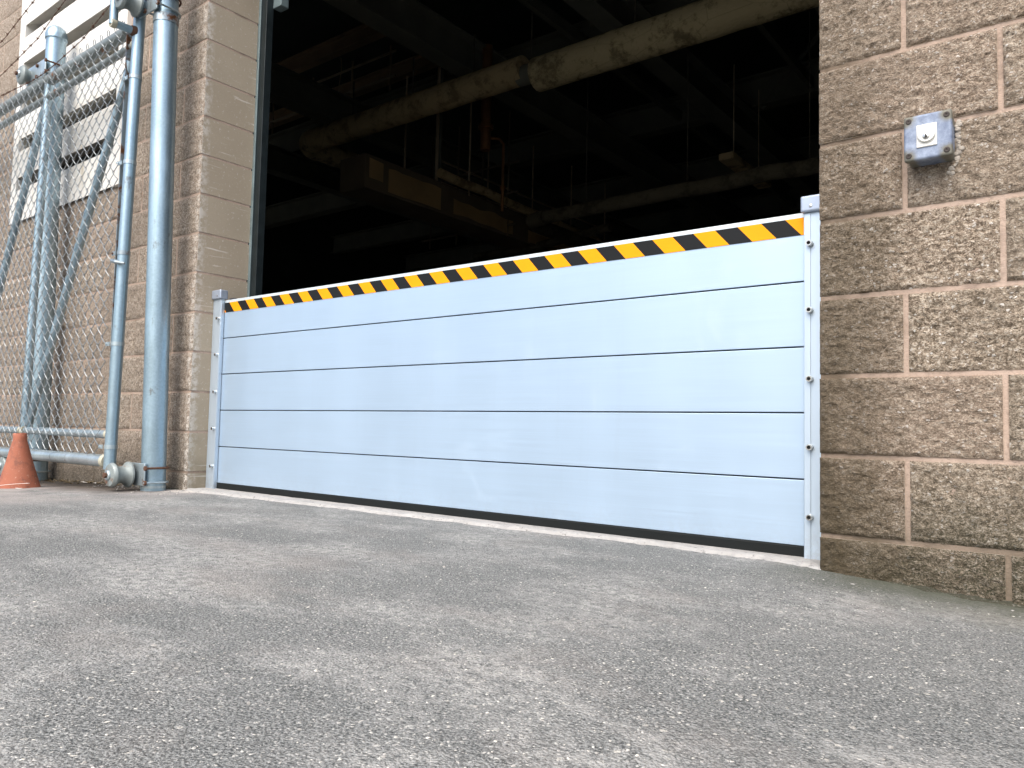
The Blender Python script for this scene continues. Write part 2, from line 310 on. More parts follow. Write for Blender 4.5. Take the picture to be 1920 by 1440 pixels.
# ------------------------------------------------------------------ mesh helper
class MB:
    def __init__(s): s.v = []; s.f = []; s.mi = []
    def add(s, vs, fs, mi=0):
        o = len(s.v); s.v += [tuple(v) for v in vs]; s.f += [tuple(i + o for i in f) for f in fs]; s.mi += [mi] * len(fs)
        return s
    def box(s, x0, x1, y0, y1, z0, z1, mi=0):
        return s.add([(x0, y0, z0), (x1, y0, z0), (x1, y1, z0), (x0, y1, z0), (x0, y0, z1), (x1, y0, z1), (x1, y1, z1), (x0, y1, z1)],
                     [(0, 3, 2, 1), (4, 5, 6, 7), (0, 1, 5, 4), (1, 2, 6, 5), (2, 3, 7, 6), (3, 0, 4, 7)], mi)
    def tube(s, pts, r, n=12, cap=True, mi=0):
        pts = [Vector(p) for p in pts]; rs = r if isinstance(r, (list, tuple)) else [r] * len(pts)
        rings = []; ref = None
        for i, p in enumerate(pts):
            d = ((pts[i + 1] - p).normalized() if i + 1 < len(pts) else Vector()) + ((p - pts[i - 1]).normalized() if i else Vector())
            d = d.normalized() if d.length > 1e-6 else Vector((0, 0, 1))
            if ref is None: ref = d.orthogonal().normalized()
            ref = (ref - d * ref.dot(d)); ref = ref.normalized() if ref.length > 1e-6 else d.orthogonal().normalized()
            b = d.cross(ref)
            rings.append([p + (ref * math.cos(2 * math.pi * k / n) + b * math.sin(2 * math.pi * k / n)) * rs[i] for k in range(n)])
        vs = [v for q in rings for v in q]
        fs = [(i * n + k, i * n + (k + 1) % n, (i + 1) * n + (k + 1) % n, (i + 1) * n + k) for i in range(len(rings) - 1) for k in range(n)]
        if cap: fs += [tuple(range(n - 1, -1, -1)), tuple((len(rings) - 1) * n + k for k in range(n))]
        return s.add(vs, fs, mi)
    def lathe(s, prof, n=24, origin=(0, 0, 0), axis=(0, 0, 1), mi=0):
        a = Vector(axis).normalized(); e = a.orthogonal().normalized(); b = a.cross(e); o = Vector(origin)
        vs = [o + a * h + (e * math.cos(2 * math.pi * k / n) + b * math.sin(2 * math.pi * k / n)) * r for r, h in prof for k in range(n)]
        fs = [(i * n + k, i * n + (k + 1) % n, (i + 1) * n + (k + 1) % n, (i + 1) * n + k) for i in range(len(prof) - 1) for k in range(n)]
        fs += [tuple(range(n - 1, -1, -1)), tuple((len(prof) - 1) * n + k for k in range(n))]
        return s.add(vs, fs, mi)
    def ext(s, poly, z0, z1, mi=0):
        n = len(poly)
        return s.add([(x, y, z0) for x, y in poly] + [(x, y, z1) for x, y in poly],
                     [(i, (i + 1) % n, n + (i + 1) % n, n + i) for i in range(n)] + [tuple(range(n - 1, -1, -1)), tuple(range(n, 2 * n))], mi)
    def mesh(s, name, mats, smooth=35):
        me = bpy.data.meshes.new(name); me.from_pydata(s.v, [], s.f)
        for m in (mats if isinstance(mats, (list, tuple)) else [mats]): me.materials.append(MAT[m])
        if any(s.mi): me.polygons.foreach_set('material_index', s.mi)
        if smooth:
            me.polygons.foreach_set('use_smooth', [True] * len(me.polygons)); me.set_sharp_from_angle(angle=R(smooth))
        me.update(); return me
    def obj(s, name, mats, parent=None, smooth=35, bevel=0, seg=2):
        me = s.mesh(name, mats, 0 if bevel else smooth)
        if bevel:
            b = bmesh.new(); b.from_mesh(me)
            bmesh.ops.remove_doubles(b, verts=b.verts, dist=1e-6); bmesh.ops.recalc_face_normals(b, faces=b.faces)
            es = [e for e in b.edges if len(e.link_faces) == 2 and e.calc_face_angle() > .6]
            for fc in b.faces: fc.smooth = False
            rs_ = bmesh.ops.bevel(b, geom=es, offset=bevel, segments=seg, profile=.6, affect='EDGES', clamp_overlap=True)
            for fc in b.faces: fc.smooth = False
            for fc in rs_['faces']: fc.smooth = True
            b.to_mesh(me); b.free()
        return link(name, me, parent)

def link(name, data, parent=None):
    o = bpy.data.objects.new(name, data); COL.objects.link(o)
    if parent is not None: o.parent = parent
    return o
def tag(o, label, cat=None, group=None, kind=None):
    if label: o['label'] = label
    if cat: o['category'] = cat
    if group: o['group'] = group
    if kind: o['kind'] = kind
    return o
def thing(name, label, cat, group=None):
    return tag(link(name, None), label, cat, group)
def struct(o): o['kind'] = 'structure'; return o
def N3(x, y, z): return noise.noise(Vector((x, y, z)))
def FB(x, y, z, o=4): return noise.fractal(Vector((x, y, z)), 0.9, 2.1, o)

# ------------------------------------------------------------------ ground
def gz(x, y):
    l = max(0, min(1, (-3.9 - x) / 1.1)); r = max(0, min(1, (x + .55) / .6))
    return -.035 * l - .035 * r
def frange(a, b, st):
    k = int(round((b - a) / st)); return [a + (b - a) * i / k for i in range(k + 1)]
gx = [-90, -50, -28, -16, -11] + frange(-8, 1.6, .04) + [3, 5, 9, 16, 28, 50, 90]
gy = [-90, -50, -28, -16, -9, -6, -4.5] + frange(-3.2, .30, .04)
vs = []
for y in gy:
    for x in gx:
        near = 1 if (-8 <= x <= 1.6 and y >= -3.2) else 0
        vs.append((x, y, gz(x, y) + near * (.0035 * FB(x * 1.6, y * 1.6, 3) + .0016 * FB(x * 9, y * 9, 8))))
w = len(gx)
g = MB().add(vs, [(j * w + i, j * w + i + 1, (j + 1) * w + i + 1, (j + 1) * w + i) for j in range(len(gy) - 1) for i in range(w - 1)])
struct(g.obj('ground', 'asphalt', smooth=180))

# pale concrete threshold under the barrier
def interp(t, pts):
    for (a, b), (c, d) in zip(pts, pts[1:]):
        if t <= c: return b + (d - b) * (t - a) / (c - a)
    return pts[-1][1]
edge = [(-3.72, .055), (-3.66, .0), (-3.5, -.022), (-3.0, .0), (-2.4, .02), (-1.75, .04), (-1.0, .066), (-.8, .055), (-.67, .03), (-.60, -.008), (-.555, -.004), (-.535, .03)]
xs = frange(-3.72, -.535, .012); vs = []; ny = 13
for x in xs:
    e = interp(x, edge) - .004 + .018 * FB(x * 6, 2.2, 0) + .010 * FB(x * 35, 9, 0, 3)
    for j in range(ny):
        t = j / (ny - 1); y = e + (.30 - e) * t ** 1.6
        z = gz(x, y) + .010 - .020 * (1 - min(1, t * 5)) ** 2 + (.005 * FB(x * 14, y * 34, 5) * min(1, .2 + t * 6) - .006 * max(0, FB(x * 4, y * 60, 7) - .1)) * max(0, min(1, (.112 - y) / .03))
        vs.append((x, y, z))
t_ = MB().add(vs, [(i * ny + j, (i + 1) * ny + j, (i + 1) * ny + j + 1, i * ny + j + 1) for i in range(len(xs) - 1) for j in range(ny - 1)])
struct(t_.obj('threshold', 'thr', smooth=180))

# ------------------------------------------------------------------ block walls
BH, BW, JT = .2032, .4064, .012
ZB = .6998 - 4 * BH
def split_mesh(w_, h_, depth, nx, nz, seed, mats=('split', 'smooth'), amp=.0085):
    """block with a split (rough) front at y<=0, smooth ends; local origin = block centre on the wall plane"""
    m = MB(); vs = []
    for j in range(nz + 1):
        for i in range(nx + 1):
            u, v = i / nx, j / nz
            x = (u - .5) * w_; z = (v - .5) * h_
            ex = min(u, 1 - u) * w_; ez = min(v, 1 - v) * h_; e = min(ex, ez)
            k = min(1, e / .010); k = k * (2 - k)
            s = seed * 7.31
            d = .42 * FB(x * 9 + s, z * 9, s, 3) + .45 * FB(x * 42 + s, z * 55, s + 4, 4) + .40 * FB(x * 110 + s, z * 130, s + 6, 2) + .22 * noise.ridged_multi_fractal(Vector((x * 60 + s, z * 70, s)), 1, 2, 2, 1, 2) * .5
            y = -(.0015 + amp * (.30 + d)) * k - .0025 * (1 - k) * FB(x * 50 + s, z * 50, s, 2)
            ed = .0060 * FB(x * 30 + s, z * 30, s + 9, 2) * (1 - k)
            vs.append((x + (ed if ex < .01 and 0 < i < nx else 0), min(y, .004), z + (ed if ez < .01 and 0 < j < nz else 0)))
    fs = [(j * (nx + 1) + i, j * (nx + 1) + i + 1, (j + 1) * (nx + 1) + i + 1, (j + 1) * (nx + 1) + i) for j in range(nz) for i in range(nx)]
    m.add(vs, fs, 0)
    # sides
    def rim(idx):
        k = len(idx); o = len(m.v); b = [(m.v[i][0], depth, m.v[i][2]) for i in idx]
        m.v += b
        for q in range(k - 1): m.f.append((idx[q + 1], idx[q], o + q, o + q + 1)); m.mi.append(1)
    W = nx + 1
    rim([i for i in range(W)]); rim([j * W + nx for j in range(nz + 1)]); rim([nz * W + i for i in range(nx, -1, -1)]); rim([j * W for j in range(nz, -1, -1)])
    return m.mesh('block', list(mats), 40)
CACHE = {}
def get_block(w_, depth, res, var, mats):
    key = (round(w_, 3), depth, res, var, mats)
    if key not in CACHE:
        nx = max(6, int(res * w_ / .394)); CACHE[key] = split_mesh(w_, BH - JT, depth, nx, max(6, int(res * .48)), var + 1 + 10 * (w_ < .3), mats)
    return CACHE[key]

def build_wall(parent, x0, x1, zfrom, ncourse, half_first_parity, corner_left, hole, res, nvar, cmat, extent):
    """courses of blocks from the jamb corner outwards"""
    s = 1 if corner_left else -1
    xc = x0 if corner_left else x1
    for c in range(ncourse):
        z0 = zfrom + c * BH; half = (c % 2 == half_first_parity)
        a = 0.0; first = True
        while a < extent - .01:
            L = BW / 2 if (first and half) else BW
            lo, hi = (xc + a, xc + a + L) if corner_left else (xc - a - L, xc - a)
            lo2, hi2 = lo + (0 if (first and corner_left) else JT / 2), hi - (0 if (first and not corner_left) else JT / 2)
            segs = [(lo2, hi2)]
            if hole and z0 + BH > hole[2] + .05 and z0 < hole[3] - .05:
                segs = []
                if lo2 < hole[0] - .03: segs.append((lo2, min(hi2, hole[0] - .004)))
                if hi2 > hole[1] + .03: segs.append((max(lo2, hole[1] + .004), hi2))
            for (p, q) in segs:
                wd = q - p; far = abs((p + q) / 2 - xc) > 2.6 if not corner_left else (p > .6)
                std = abs(wd - (BW - JT)) < .002 or abs(wd - (BW / 2 - JT / 2)) < .002 or abs(wd - (BW - JT / 2)) < .002
                v = rnd.randrange(nvar)
                me = get_block(wd, .295 if first else .06, res if not far else 14, v if std else 90, ('splitc', 'smooth') if (first and cmat) else ('split', 'smooth'))
                o = link('block', me, parent); o.location = ((p + q) / 2, rnd.uniform(-.0025, .002), z0 + BH / 2)
                if not first and rnd.random() < .5: o.rotation_euler = (0, math.pi, 0)
            a += L; first = False

XL, XR = -3.634, -.580
LV = (-6.10, -4.48, 1.7158, 3.548)              # louvre opening x0 x1 z0 z1
TOPZ = ZB + 19 * BH
wl = thing('block_wall', 'tan split-face block wall left of the opening, holding the cream louvre', 'wall')
m = MB()
m.box(-13, LV[0], .002, .288, -.3, TOPZ); m.box(LV[1], XL - .0015, .002, .288, -.3, TOPZ)
m.box(LV[0], LV[1], .002, .288, -.3, LV[2]); m.box(LV[0], LV[1], .002, .288, LV[3], TOPZ)
m.obj('mortar', 'mortar', wl)
MB().box(-13, 6, .0, .30, TOPZ, TOPZ + 1.6).obj('parapet', 'smooth', wl)
build_wall(wl, -13, XL, ZB, 19, 0, False, LV, 30, 8, True, 4.9)
wr = thing('block_wall', 'brown split-face block wall right of the barrier, with the key switch on it', 'wall')
MB().box(XR + .0015, 6, .002, .288, -.3, TOPZ).obj('mortar', 'mortar', wr)
build_wall(wr, XR, 6, ZB, 19, 1, True, None, 92, 7, False, 2.7)
MB().box(XL - .3, XR + .3, .05, .28, 3.10, TOPZ - .003).obj('lintel', 'beam', wl)

# ------------------------------------------------------------------ dark hall behind the opening
hall = thing('dark_hall', 'dark hall with bare ceiling behind the open doorway', 'hall')
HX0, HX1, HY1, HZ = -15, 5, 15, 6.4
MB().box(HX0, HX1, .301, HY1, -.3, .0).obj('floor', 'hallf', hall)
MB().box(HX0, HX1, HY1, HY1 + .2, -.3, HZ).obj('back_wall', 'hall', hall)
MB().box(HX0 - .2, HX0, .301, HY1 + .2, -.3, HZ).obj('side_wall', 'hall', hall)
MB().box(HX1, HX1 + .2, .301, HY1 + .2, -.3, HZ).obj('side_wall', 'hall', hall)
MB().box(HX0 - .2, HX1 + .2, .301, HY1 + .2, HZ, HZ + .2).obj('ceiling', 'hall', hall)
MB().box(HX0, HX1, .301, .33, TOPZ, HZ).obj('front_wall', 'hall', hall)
def ibeam_y(x, z, y0, y1, w_=.16, h_=.28, mat='beam'):
    p = [(-w_ / 2, 0), (w_ / 2, 0), (w_ / 2, .022), (.012, .03), (.012, h_ - .03), (w_ / 2, h_ - .022), (w_ / 2, h_), (-w_ / 2, h_), (-w_ / 2, h_ - .022), (-.012, h_ - .03), (-.012, .03), (-w_ / 2, .022)]
    vs = [(x + a, y0, z + b) for a, b in p] + [(x + a, y1, z + b) for a, b in p]; n = len(p)
    return MB().add(vs, [(i, (i + 1) % n, n + (i + 1) % n, n + i) for i in range(n)] + [tuple(range(n)), tuple(range(2 * n - 1, n - 1, -1))]).obj('ceiling_beam', mat, hall)
def ibeam_x(y, z, x0, x1, w_=.16, h_=.28, mat='beam', name='cross_beam'):
    p = [(-w_ / 2, 0), (w_ / 2, 0), (w_ / 2, .022), (.012, .03), (.012, h_ - .03), (w_ / 2, h_ - .022), (w_ / 2, h_), (-w_ / 2, h_), (-w_ / 2, h_ - .022), (-.012, h_ - .03), (-.012, .03), (-w_ / 2, .022)]
    vs = [(x0, y + a, z + b) for a, b in p] + [(x1, y + a, z + b) for a, b in p]; n = len(p)
    return MB().add(vs, [(i, (i + 1) % n, n + (i + 1) % n, n + i) for i in range(n)] + [tuple(range(n)), tuple(range(2 * n - 1, n - 1, -1))]).obj(name, mat, hall)
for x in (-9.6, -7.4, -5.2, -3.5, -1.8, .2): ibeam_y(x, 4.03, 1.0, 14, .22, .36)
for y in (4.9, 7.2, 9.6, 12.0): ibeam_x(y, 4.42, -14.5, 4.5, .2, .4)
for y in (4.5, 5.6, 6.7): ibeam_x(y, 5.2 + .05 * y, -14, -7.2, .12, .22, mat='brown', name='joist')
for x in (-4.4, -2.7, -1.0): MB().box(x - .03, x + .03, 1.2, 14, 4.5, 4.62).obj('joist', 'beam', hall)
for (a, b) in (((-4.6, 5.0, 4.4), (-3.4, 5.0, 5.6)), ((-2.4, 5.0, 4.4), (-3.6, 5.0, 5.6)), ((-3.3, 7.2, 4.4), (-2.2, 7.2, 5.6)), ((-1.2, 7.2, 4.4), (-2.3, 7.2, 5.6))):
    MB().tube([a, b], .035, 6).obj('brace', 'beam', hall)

def wob(pts, amp, s):  # slightly sagging insulated pipe
    out = []
    for i, p in enumerate(pts): out.append((p[0], p[1], p[2] + amp * N3(i * .7, s, 1)))
    return out
pp = thing('insulated_pipe', 'long pale lagged pipe crossing high inside the hall, elbowed at its left end', 'pipe')
zc = 3.47
MB().tube(wob([(x, 3.2, zc + .05) for x in frange(-6.95, -4.0, .25)], .006, 1), [.125 + .006 * N3(i * .9, 3, 3) for i in range(13)], 18).obj('lagged_run', 'lag2', pp)
MB().tube(wob([(x, 3.2, zc - .035) for x in frange(-3.86, -1.28, .2)], .006, 2), [.145 + .008 * N3(i * 1.1, 5, 3) for i in range(len(frange(-3.86, -1.28, .2)))], 18).obj('lagged_run', 'lag', pp)
MB().tube([(-4.06, 3.2, zc), (-3.80, 3.2, zc)], .085, 14).obj('collar', 'beam', pp)
el = [(-6.95 - .2 * math.sin(t), 3.2 + .2 - .2 * math.cos(t), zc + .05) for t in [i * math.pi / 16 for i in range(9)]]
MB().tube(el, .128, 18).obj('elbow', 'lag', pp)
MB().tube(wob([(-7.15, y, zc + .05) for y in frange(3.4, 4.7, .2)], .004, 5), .120, 18).obj('lagged_run', 'lag', pp)
MB().tube([(-1.29, 3.2, zc - .035), (-1.1, 3.2, zc - .02), (-.98, 3.3, zc), (-.95, 3.5, zc)], .14, 18).obj('elbow', 'lag2', pp)
for x in (-6.3, -5.4, -4.6, -3.93, -2.9, -1.9):
    h = MB().tube([(x, 3.2, zc + .1), (x, 3.2, 4.03)], .006, 6); h.obj('hanger', 'lag3', pp)
p2 = thing('insulated_pipe', 'lower dim lagged pipe crossing behind the right half of the opening', 'pipe')
MB().tube(wob([(x, 4.4, 2.58 + .006 * (x + 3)) for x in frange(-4.6, 1.0, .3)], .02, 8), .070, 14).obj('lagged_run', 'lag3', p2)
for x in (-4.1, -3.0, -1.9): MB().tube([(x, 4.4, 2.6), (x, 4.4, 4.1)], .005, 6).obj('hanger', 'lag3', p2)
MB().tube([(-4.6, 4.4, 2.57), (-4.78, 4.42, 2.56), (-4.85, 4.6, 2.56), (-4.86, 6.4, 2.58)], .08, 14).obj('elbow', 'lag3', p2)
dk = thing('duct', 'long brown duct running back into the hall with pale bare patches', 'duct')
MB().box(-5.86, -5.5, 2.7, 12.5, 2.60, 2.93).obj('casing', 'ductc', dk)
for (y0, y1, z0, z1) in ((3.0, 3.75, 2.63, 2.86), (3.95, 5.0, 2.64, 2.80), (5.3, 6.6, 2.61, 2.76), (2.75, 2.93, 2.7, 2.9)):
    k = frange(y0, y1, .09); vs = [(-5.495, y, z0 + .03 * N3(y * 3, 1, 2)) for y in k] + [(-5.495, y, z1 + .05 * N3(y * 4, 7, 2)) for y in k]; n = len(k)
    MB().add(vs + [(-5.5, v[1], v[2]) for v in vs], [(i, i + 1, n + i + 1, n + i) for i in range(n - 1)]).obj('cover_panel', 'duct', dk)
MB().tube(wob([(-5.38, y, 2.98 - .02 * y + .06) for y in frange(3.6, 9, .35)], .02, 4), .05, 10).obj('rider_pipe', 'lag2', dk)
for i, (x, y, r, mt, z0, z1, lb) in enumerate((
        (-5.11, 4.0, .055, 'copper', 3.27, 4.4, 'thick brown vertical drop pipe below the lagged pipe'),
        (-5.83, 4.02, .018, 'ipipe', 2.6, 4.4, 'thin bright vertical pipe left of the brown drop pipe'),
        (-5.88, 4.12, .022, 'beam', 2.6, 4.4, 'dark vertical pipe beside the thin bright one'),
        (-6.32, 4.0, .012, 'ipipe', 2.95, 4.4, 'leftmost thin vertical rod hanging in the hall'),
        (-5.5, 4.2, .010, 'ipipe', 2.9, 4.0, 'thin rod between the bright pipe and the brown drop pipe'),
        (-5.02, 4.2, .020, 'copper', 2.62, 3.3, 'bent thin pipe under the brown drop pipe'))):
    t = thing('vertical_pipe', lb, 'pipe', 'pipes hanging in the dark hall')
    if i == 5: MB().tube([(-5.11, 4.05, 3.42), (-5.0, 4.1, 3.40), (-4.96, 4.12, 3.34), (-4.96, 4.12, z0)], r * .8, 10).obj('pipe', mt, t)
    else: MB().tube([(x, y, z0), (x, y, z1)], r, 12).obj('pipe', mt, t)
    MB().lathe([(r * 1.5, -.02), (r * 1.5, .02)], 12, (x if i != 5 else -4.96, y if i != 5 else 4.12, z0 + .25)).obj('coupling', mt, t)
rk = thing('pipe_rack', 'dim steel rack of thin horizontal bars hung behind the drop pipes', 'rack')
for z in (3.05, 3.35, 3.62): MB().tube([(-6.4, 4.6, z), (-6.4, 8.6, z)], .014, 6).obj('bar', 'ipipe', rk)
for y in (4.6, 5.6, 6.6, 7.6, 8.6): MB().tube([(-6.4, y, 3.0), (-6.4, y, 4.4)], .011, 6).obj('rod', 'ipipe', rk)
for z in (2.72, 3.10, 3.46): MB().tube([(-6.9, 4.9, z), (-5.35, 4.9, z + .01)], .014, 6).obj('bar', 'ductc', rk)
for x in (-6.75, -6.3, -5.9, -5.5): MB().tube([(x, 4.9, 2.6), (x, 4.9, 4.1)], .011, 6).obj('rod', 'ductc', rk)
MB().tube([(-6.6, 5.6, 2.62), (-5.5, 5.5, 2.60), (-4.4, 5.4, 2.66)], .05, 10).obj('bar', 'lag3', rk)
pv = thing('gantry', 'dim railed gantry at upper left inside the hall', 'gantry')
MB().box(-13, -7.6, 5.0, 5.35, 4.75, 4.85).obj('deck', 'brown', pv)
for z in (5.15, 5.5): MB().tube([(-13, 5.0, z), (-7.6, 5.0, z)], .018, 6).obj('rail', 'ipipe', pv)
for x in (-11.4, -10.4, -9.4, -8.5, -7.7): MB().tube([(x, 5.0, 4.8), (x, 5.0, 5.6)], .016, 6).obj('upright', 'ipipe', pv)
lt = thing('ceiling_light', 'unlit strip light fitting hanging in the dark hall', 'light fitting')
MB().box(-2.95, -2.80, 5.0, 6.1, 3.02, 3.09).obj('housing', 'lag2', lt, bevel=.01)
for y in (5.2, 5.9): MB().tube([(-2.875, y, 3.08), (-2.875, y, 4.05)], .006, 6).obj('rod', 'ipipe', lt)
ct = MB().tube([(-7.9 + .02 * math.sin(i), 4.3, 5.2 - .09 * i) for i in range(11)], .007, 5).obj('pull_cord', 'ipipe')
tag(ct, 'thin pull cord dangling from the beam at upper left inside the hall', 'cord')
# galvanised door track at the end of the left jamb
dt = thing('door_track', 'dark green steel door track standing behind the left jamb', 'door track')
MB().ext([(-3.660, .302), (-3.572, .302), (-3.572, .345), (-3.580, .345), (-3.580, .310), (-3.660, .310)], 0, 3.09).obj('angle', 'frame', dt, bevel=.002)
MB().ext([(-3.640, .294), (-3.617, .294), (-3.617, .3015), (-3.640, .3015)], .02, 3.08).obj('edge_highlight', 'frame2', dt, bevel=.002)  # highlight along the track's front edge, put in as a paler strip
MB().box(-3.572, -3.45, .33, .35, .55, .60).obj('bracket', 'frame', dt)
MB().box(-3.572, -3.50, .34, .39, 2.62, 2.72).obj('bracket', 'frame2', dt, bevel=.004)

# ------------------------------------------------------------------ flood barrier
fb = thing('flood_barrier', 'aluminium flood barrier of five boards with a black and yellow warning strip', 'flood barrier')
Z0, BHt = .0397, .18414
for k in range(5):
    z0 = Z0 + k * BHt; z1 = z0 + (BHt - .0045 if k < 4 else .189)
    b = MB().box(-3.60, -.615, .12, .158, z0, z1).obj('board', 'board', fb, bevel=.0012)
    if k < 4: MB().box(-3.598, -.617, .127, .150, z1 + .0002, z1 + .0043).obj('gasket', 'gasket', b)
    else: MB().box(-3.556, -.655, .1188, .160, z1 - .0108, z1 + .004).obj('top_edge', 'lip', b, bevel=.0015)
MB().box(-3.585, -.630, .1165, .165, -.004, Z0 - .0008).obj('bottom_seal', 'seal', fb, bevel=.004)
# warning strip, one polygon per stripe
TZ0, TZ1, TX0, TX1 = .9065, .9560, -3.5555, -.6535
def clipx(poly, x, keep_ge):
    out = []
    for i in range(len(poly)):
        a, b = poly[i], poly[(i + 1) % len(poly)]
        ia, ib = (a[0] >= x) == keep_ge, (b[0] >= x) == keep_ge
        if ia: out.append(a)
        if ia != ib:
            t = (x - a[0]) / (b[0] - a[0]); out.append((x, a[1] + (b[1] - a[1]) * t))
    return out
tp = MB(); st = .0702
for k in range(-2, 46):
    xr = -.708 - st * k; xl = xr - st; sh = .045
    p = clipx(clipx([(xl + sh, TZ0), (xr + sh, TZ0), (xr, TZ1), (xl, TZ1)], TX0, True), TX1, False)
    if len(p) > 2: tp.add([(x, .1186, z) for x, z in p], [tuple(range(len(p)))], 0 if k % 2 == 0 else 1)
tp.obj('warning_strip', ['black', 'yellow'], fb, smooth=0)

def post(side):
    s = 1 if side == 'R' else -1
    inner = -.651 if side == 'R' else -3.557; outer = -.572 if side == 'R' else -3.6335
    top = .962 if side == 'R' else .976
    X = lambda d: inner + s * d
    w_ = abs(outer - inner)
    prof = [(X(0), .101), (X(w_), .101), (X(w_), .180), (X(0), .180), (X(0), .160), (X(.05), .160), (X(.05), .1175), (X(0), .1175)]
    if s < 0: prof = prof[::-1]
    p = MB().ext(prof, .004, top).obj('post', 'post', fb, bevel=.001)
    tag(p, 'channel post at the %s end of the barrier' % ('right' if s > 0 else 'left'))
    MB().box(min(X(.002), X(.0185)), max(X(.002), X(.0185)), .0985, .1008, .006, top - .002).obj('clamp_strip', 'post', p, bevel=.0008)
    a, b = sorted((X(-.006), X(w_)))
    c = MB().box(a, b, .088, .132, top, top + .046).obj('cap', 'cap', p, bevel=.006, seg=3)
    for d in (.022,): MB().lathe([(.0048, 0), (.0044, .0018), (.0015, .0024)], 12, (X(d), .088, top + .016), (0, -1, 0)).obj('screw', 'steel', p)
    for z in (.874, .688, .498, .311, .122):
        o = MB().lathe([(.0088, .0), (.0088, .0006), (.0084, .0010), (.0084, .013), (.0078, .0142), (.0052, .0142), (.0049, .0136), (.0046, .008), (.001, .0075)], 20, (X(.0175), .0985, z), (0, -1, 0)).obj('bolt', 'steel', p)
        o.data.materials.append(MAT['hole'])
        for f_ in o.data.polygons:
            cc = f_.center
            if (cc.x - X(.0175)) ** 2 + (cc.z - z) ** 2 < .0047 ** 2 and cc.y < .0985 - .006: f_.material_index = 1
    return p
post('R'); pl_ = post('L')
MB().box(-3.57, -3.53, .150, .175, .967, .985).obj('end_latch', 'gasket', fb, bevel=.003)
MB().tube([(-3.53, .19, .975), (-3.48, .22, .985)], .006, 8).obj('end_latch', 'steel', fb)

# ------------------------------------------------------------------ key switch on the right wall
ks = thing('key_switch', 'weathered blue-grey key switch box on the right block wall', 'key switch')
bx0, bx1, bz0, bz1 = -.3665, -.2645, 1.001, 1.111
MB().box(bx0 + .003, bx1 - .003, -.050, .012, bz0 + .003, bz1 - .003).obj('housing', 'box', ks, bevel=.010, seg=4)
cv = MB().box(bx0, bx1, -.0665, -.0505, bz0, bz1).obj('cover', 'box', ks, bevel=.007, seg=4)
for x in (bx0 + .011, bx1 - .011):
    for z in (bz0 + .013, bz1 - .013):
        s_ = MB().lathe([(.0068, -.001), (.0068, .0008), (.0054, .0018), (.0025, .0018), (.0018, .0004)], 14, (x, -.0665, z), (0, -1, 0)).obj('screw', 'screw', cv)
pl = MB().box(-.3385, -.2955, -.0695, -.0662, 1.030, 1.084).obj('escutcheon', 'white', ks, bevel=.003, seg=3)
MB().lathe([(.0195, 0), (.0195, .004), (.0180, .0062), (.0005, .0066)], 32, (-.317, -.0695, 1.0585), (0, -1, 0)).obj('lock_rim', 'white', pl)
MB().lathe([(.0075, 0), (.0075, .0016), (.0062, .0024), (.0005, .0025)], 24, (-.317, -.0758, 1.0530), (0, -1, 0)).obj('lock_cylinder', 'steel', pl)
MB().add([(-.3205, -.0786, 1.0475), (-.3135, -.0786, 1.0475), (-.3158, -.0786, 1.0580), (-.3182, -.0786, 1.0580)], [(0, 1, 2, 3)]).obj('keyhole', 'hole', pl)
sl = MB()                                                       # cracked bead of old filler down the right side
for i in range(46):
    t = i / 45; z = bz0 - .026 + (bz1 - bz0 + .016) * t
    x = bx1 + .004 - .020 * max(0, .22 - t) * 4 + rnd.gauss(0, .0035); r_ = rnd.uniform(.003, .0075)
    sl.lathe([(r_ * .55, -r_ * .35), (r_, 0), (r_ * .75, r_ * .45), (r_ * .2, r_ * .6)], 7, (x, .002 - rnd.uniform(.004, .009), z), (rnd.uniform(-.3, .3), -1, rnd.uniform(-.3, .3)))
sl.obj('sealant', 'sealant', ks)

# ------------------------------------------------------------------ louvre
lv = thing('louvre', 'cream painted steel wall louvre behind the chain-link gate', 'louvre')
x0, x1, z0, z1 = LV; YF = -.022
MB().box(x0 - .005, x0 + .085, YF - .004, .05, z0 - .010, z1 + .01).obj('stile', 'louver', lv, bevel=.003)
MB().box(x1 - .085, x1 + .005, YF - .004, .05, z0 - .010, z1 + .01).obj('stile', 'louver', lv, bevel=.003)
slots = [(1.935 + .2775 * i, 2.025 + .2775 * i) for i in range(6)]
prev = z0 - .008
for i, (a, b) in enumerate(slots + [(z1 + .008, 0)]):
    MB().box(x0 + .0855, x1 - .0855, YF, YF + .004, prev, a).obj('slat', 'louver', lv, bevel=.0012)
    if b:
        # each blade slopes inward and up behind its slot
        vs = [(x0 + .086, YF + .0045, b + .006), (x1 - .086, YF + .0045, b + .006), (x1 - .086, .19, b + .12), (x0 + .086, .19, b + .12)]
        MB().add(vs + [(v[0], v[1] + .002, v[2] - .004) for v in vs], [(0, 1, 2, 3), (7, 6, 5, 4), (0, 4, 5, 1), (2, 6, 7, 3), (1, 5, 6, 2), (3, 7, 4, 0)]).obj('blade', 'louver', lv)
        prev = b
MB().box(x0 + .002, x0 + .010, .051, .24, z0 + .002, z1 - .002).obj('reveal', 'louver', lv)
MB().box(x1 - .010, x1 - .002, .051, .24, z0 + .002, z1 - .002).obj('reveal', 'louver', lv)
MB().box(x0, x1, .24, .27, z0, z1).obj('back_plate', 'ldark', lv)
for z in [z0 + .12 + .42 * i for i in range(5)]:
    for x in (x0 + .03, x1 - .03): MB().lathe([(.006, 0), (.004, .003)], 8, (x, YF - .004, z), (0, -1, 0)).obj('screw', 'galv', lv)

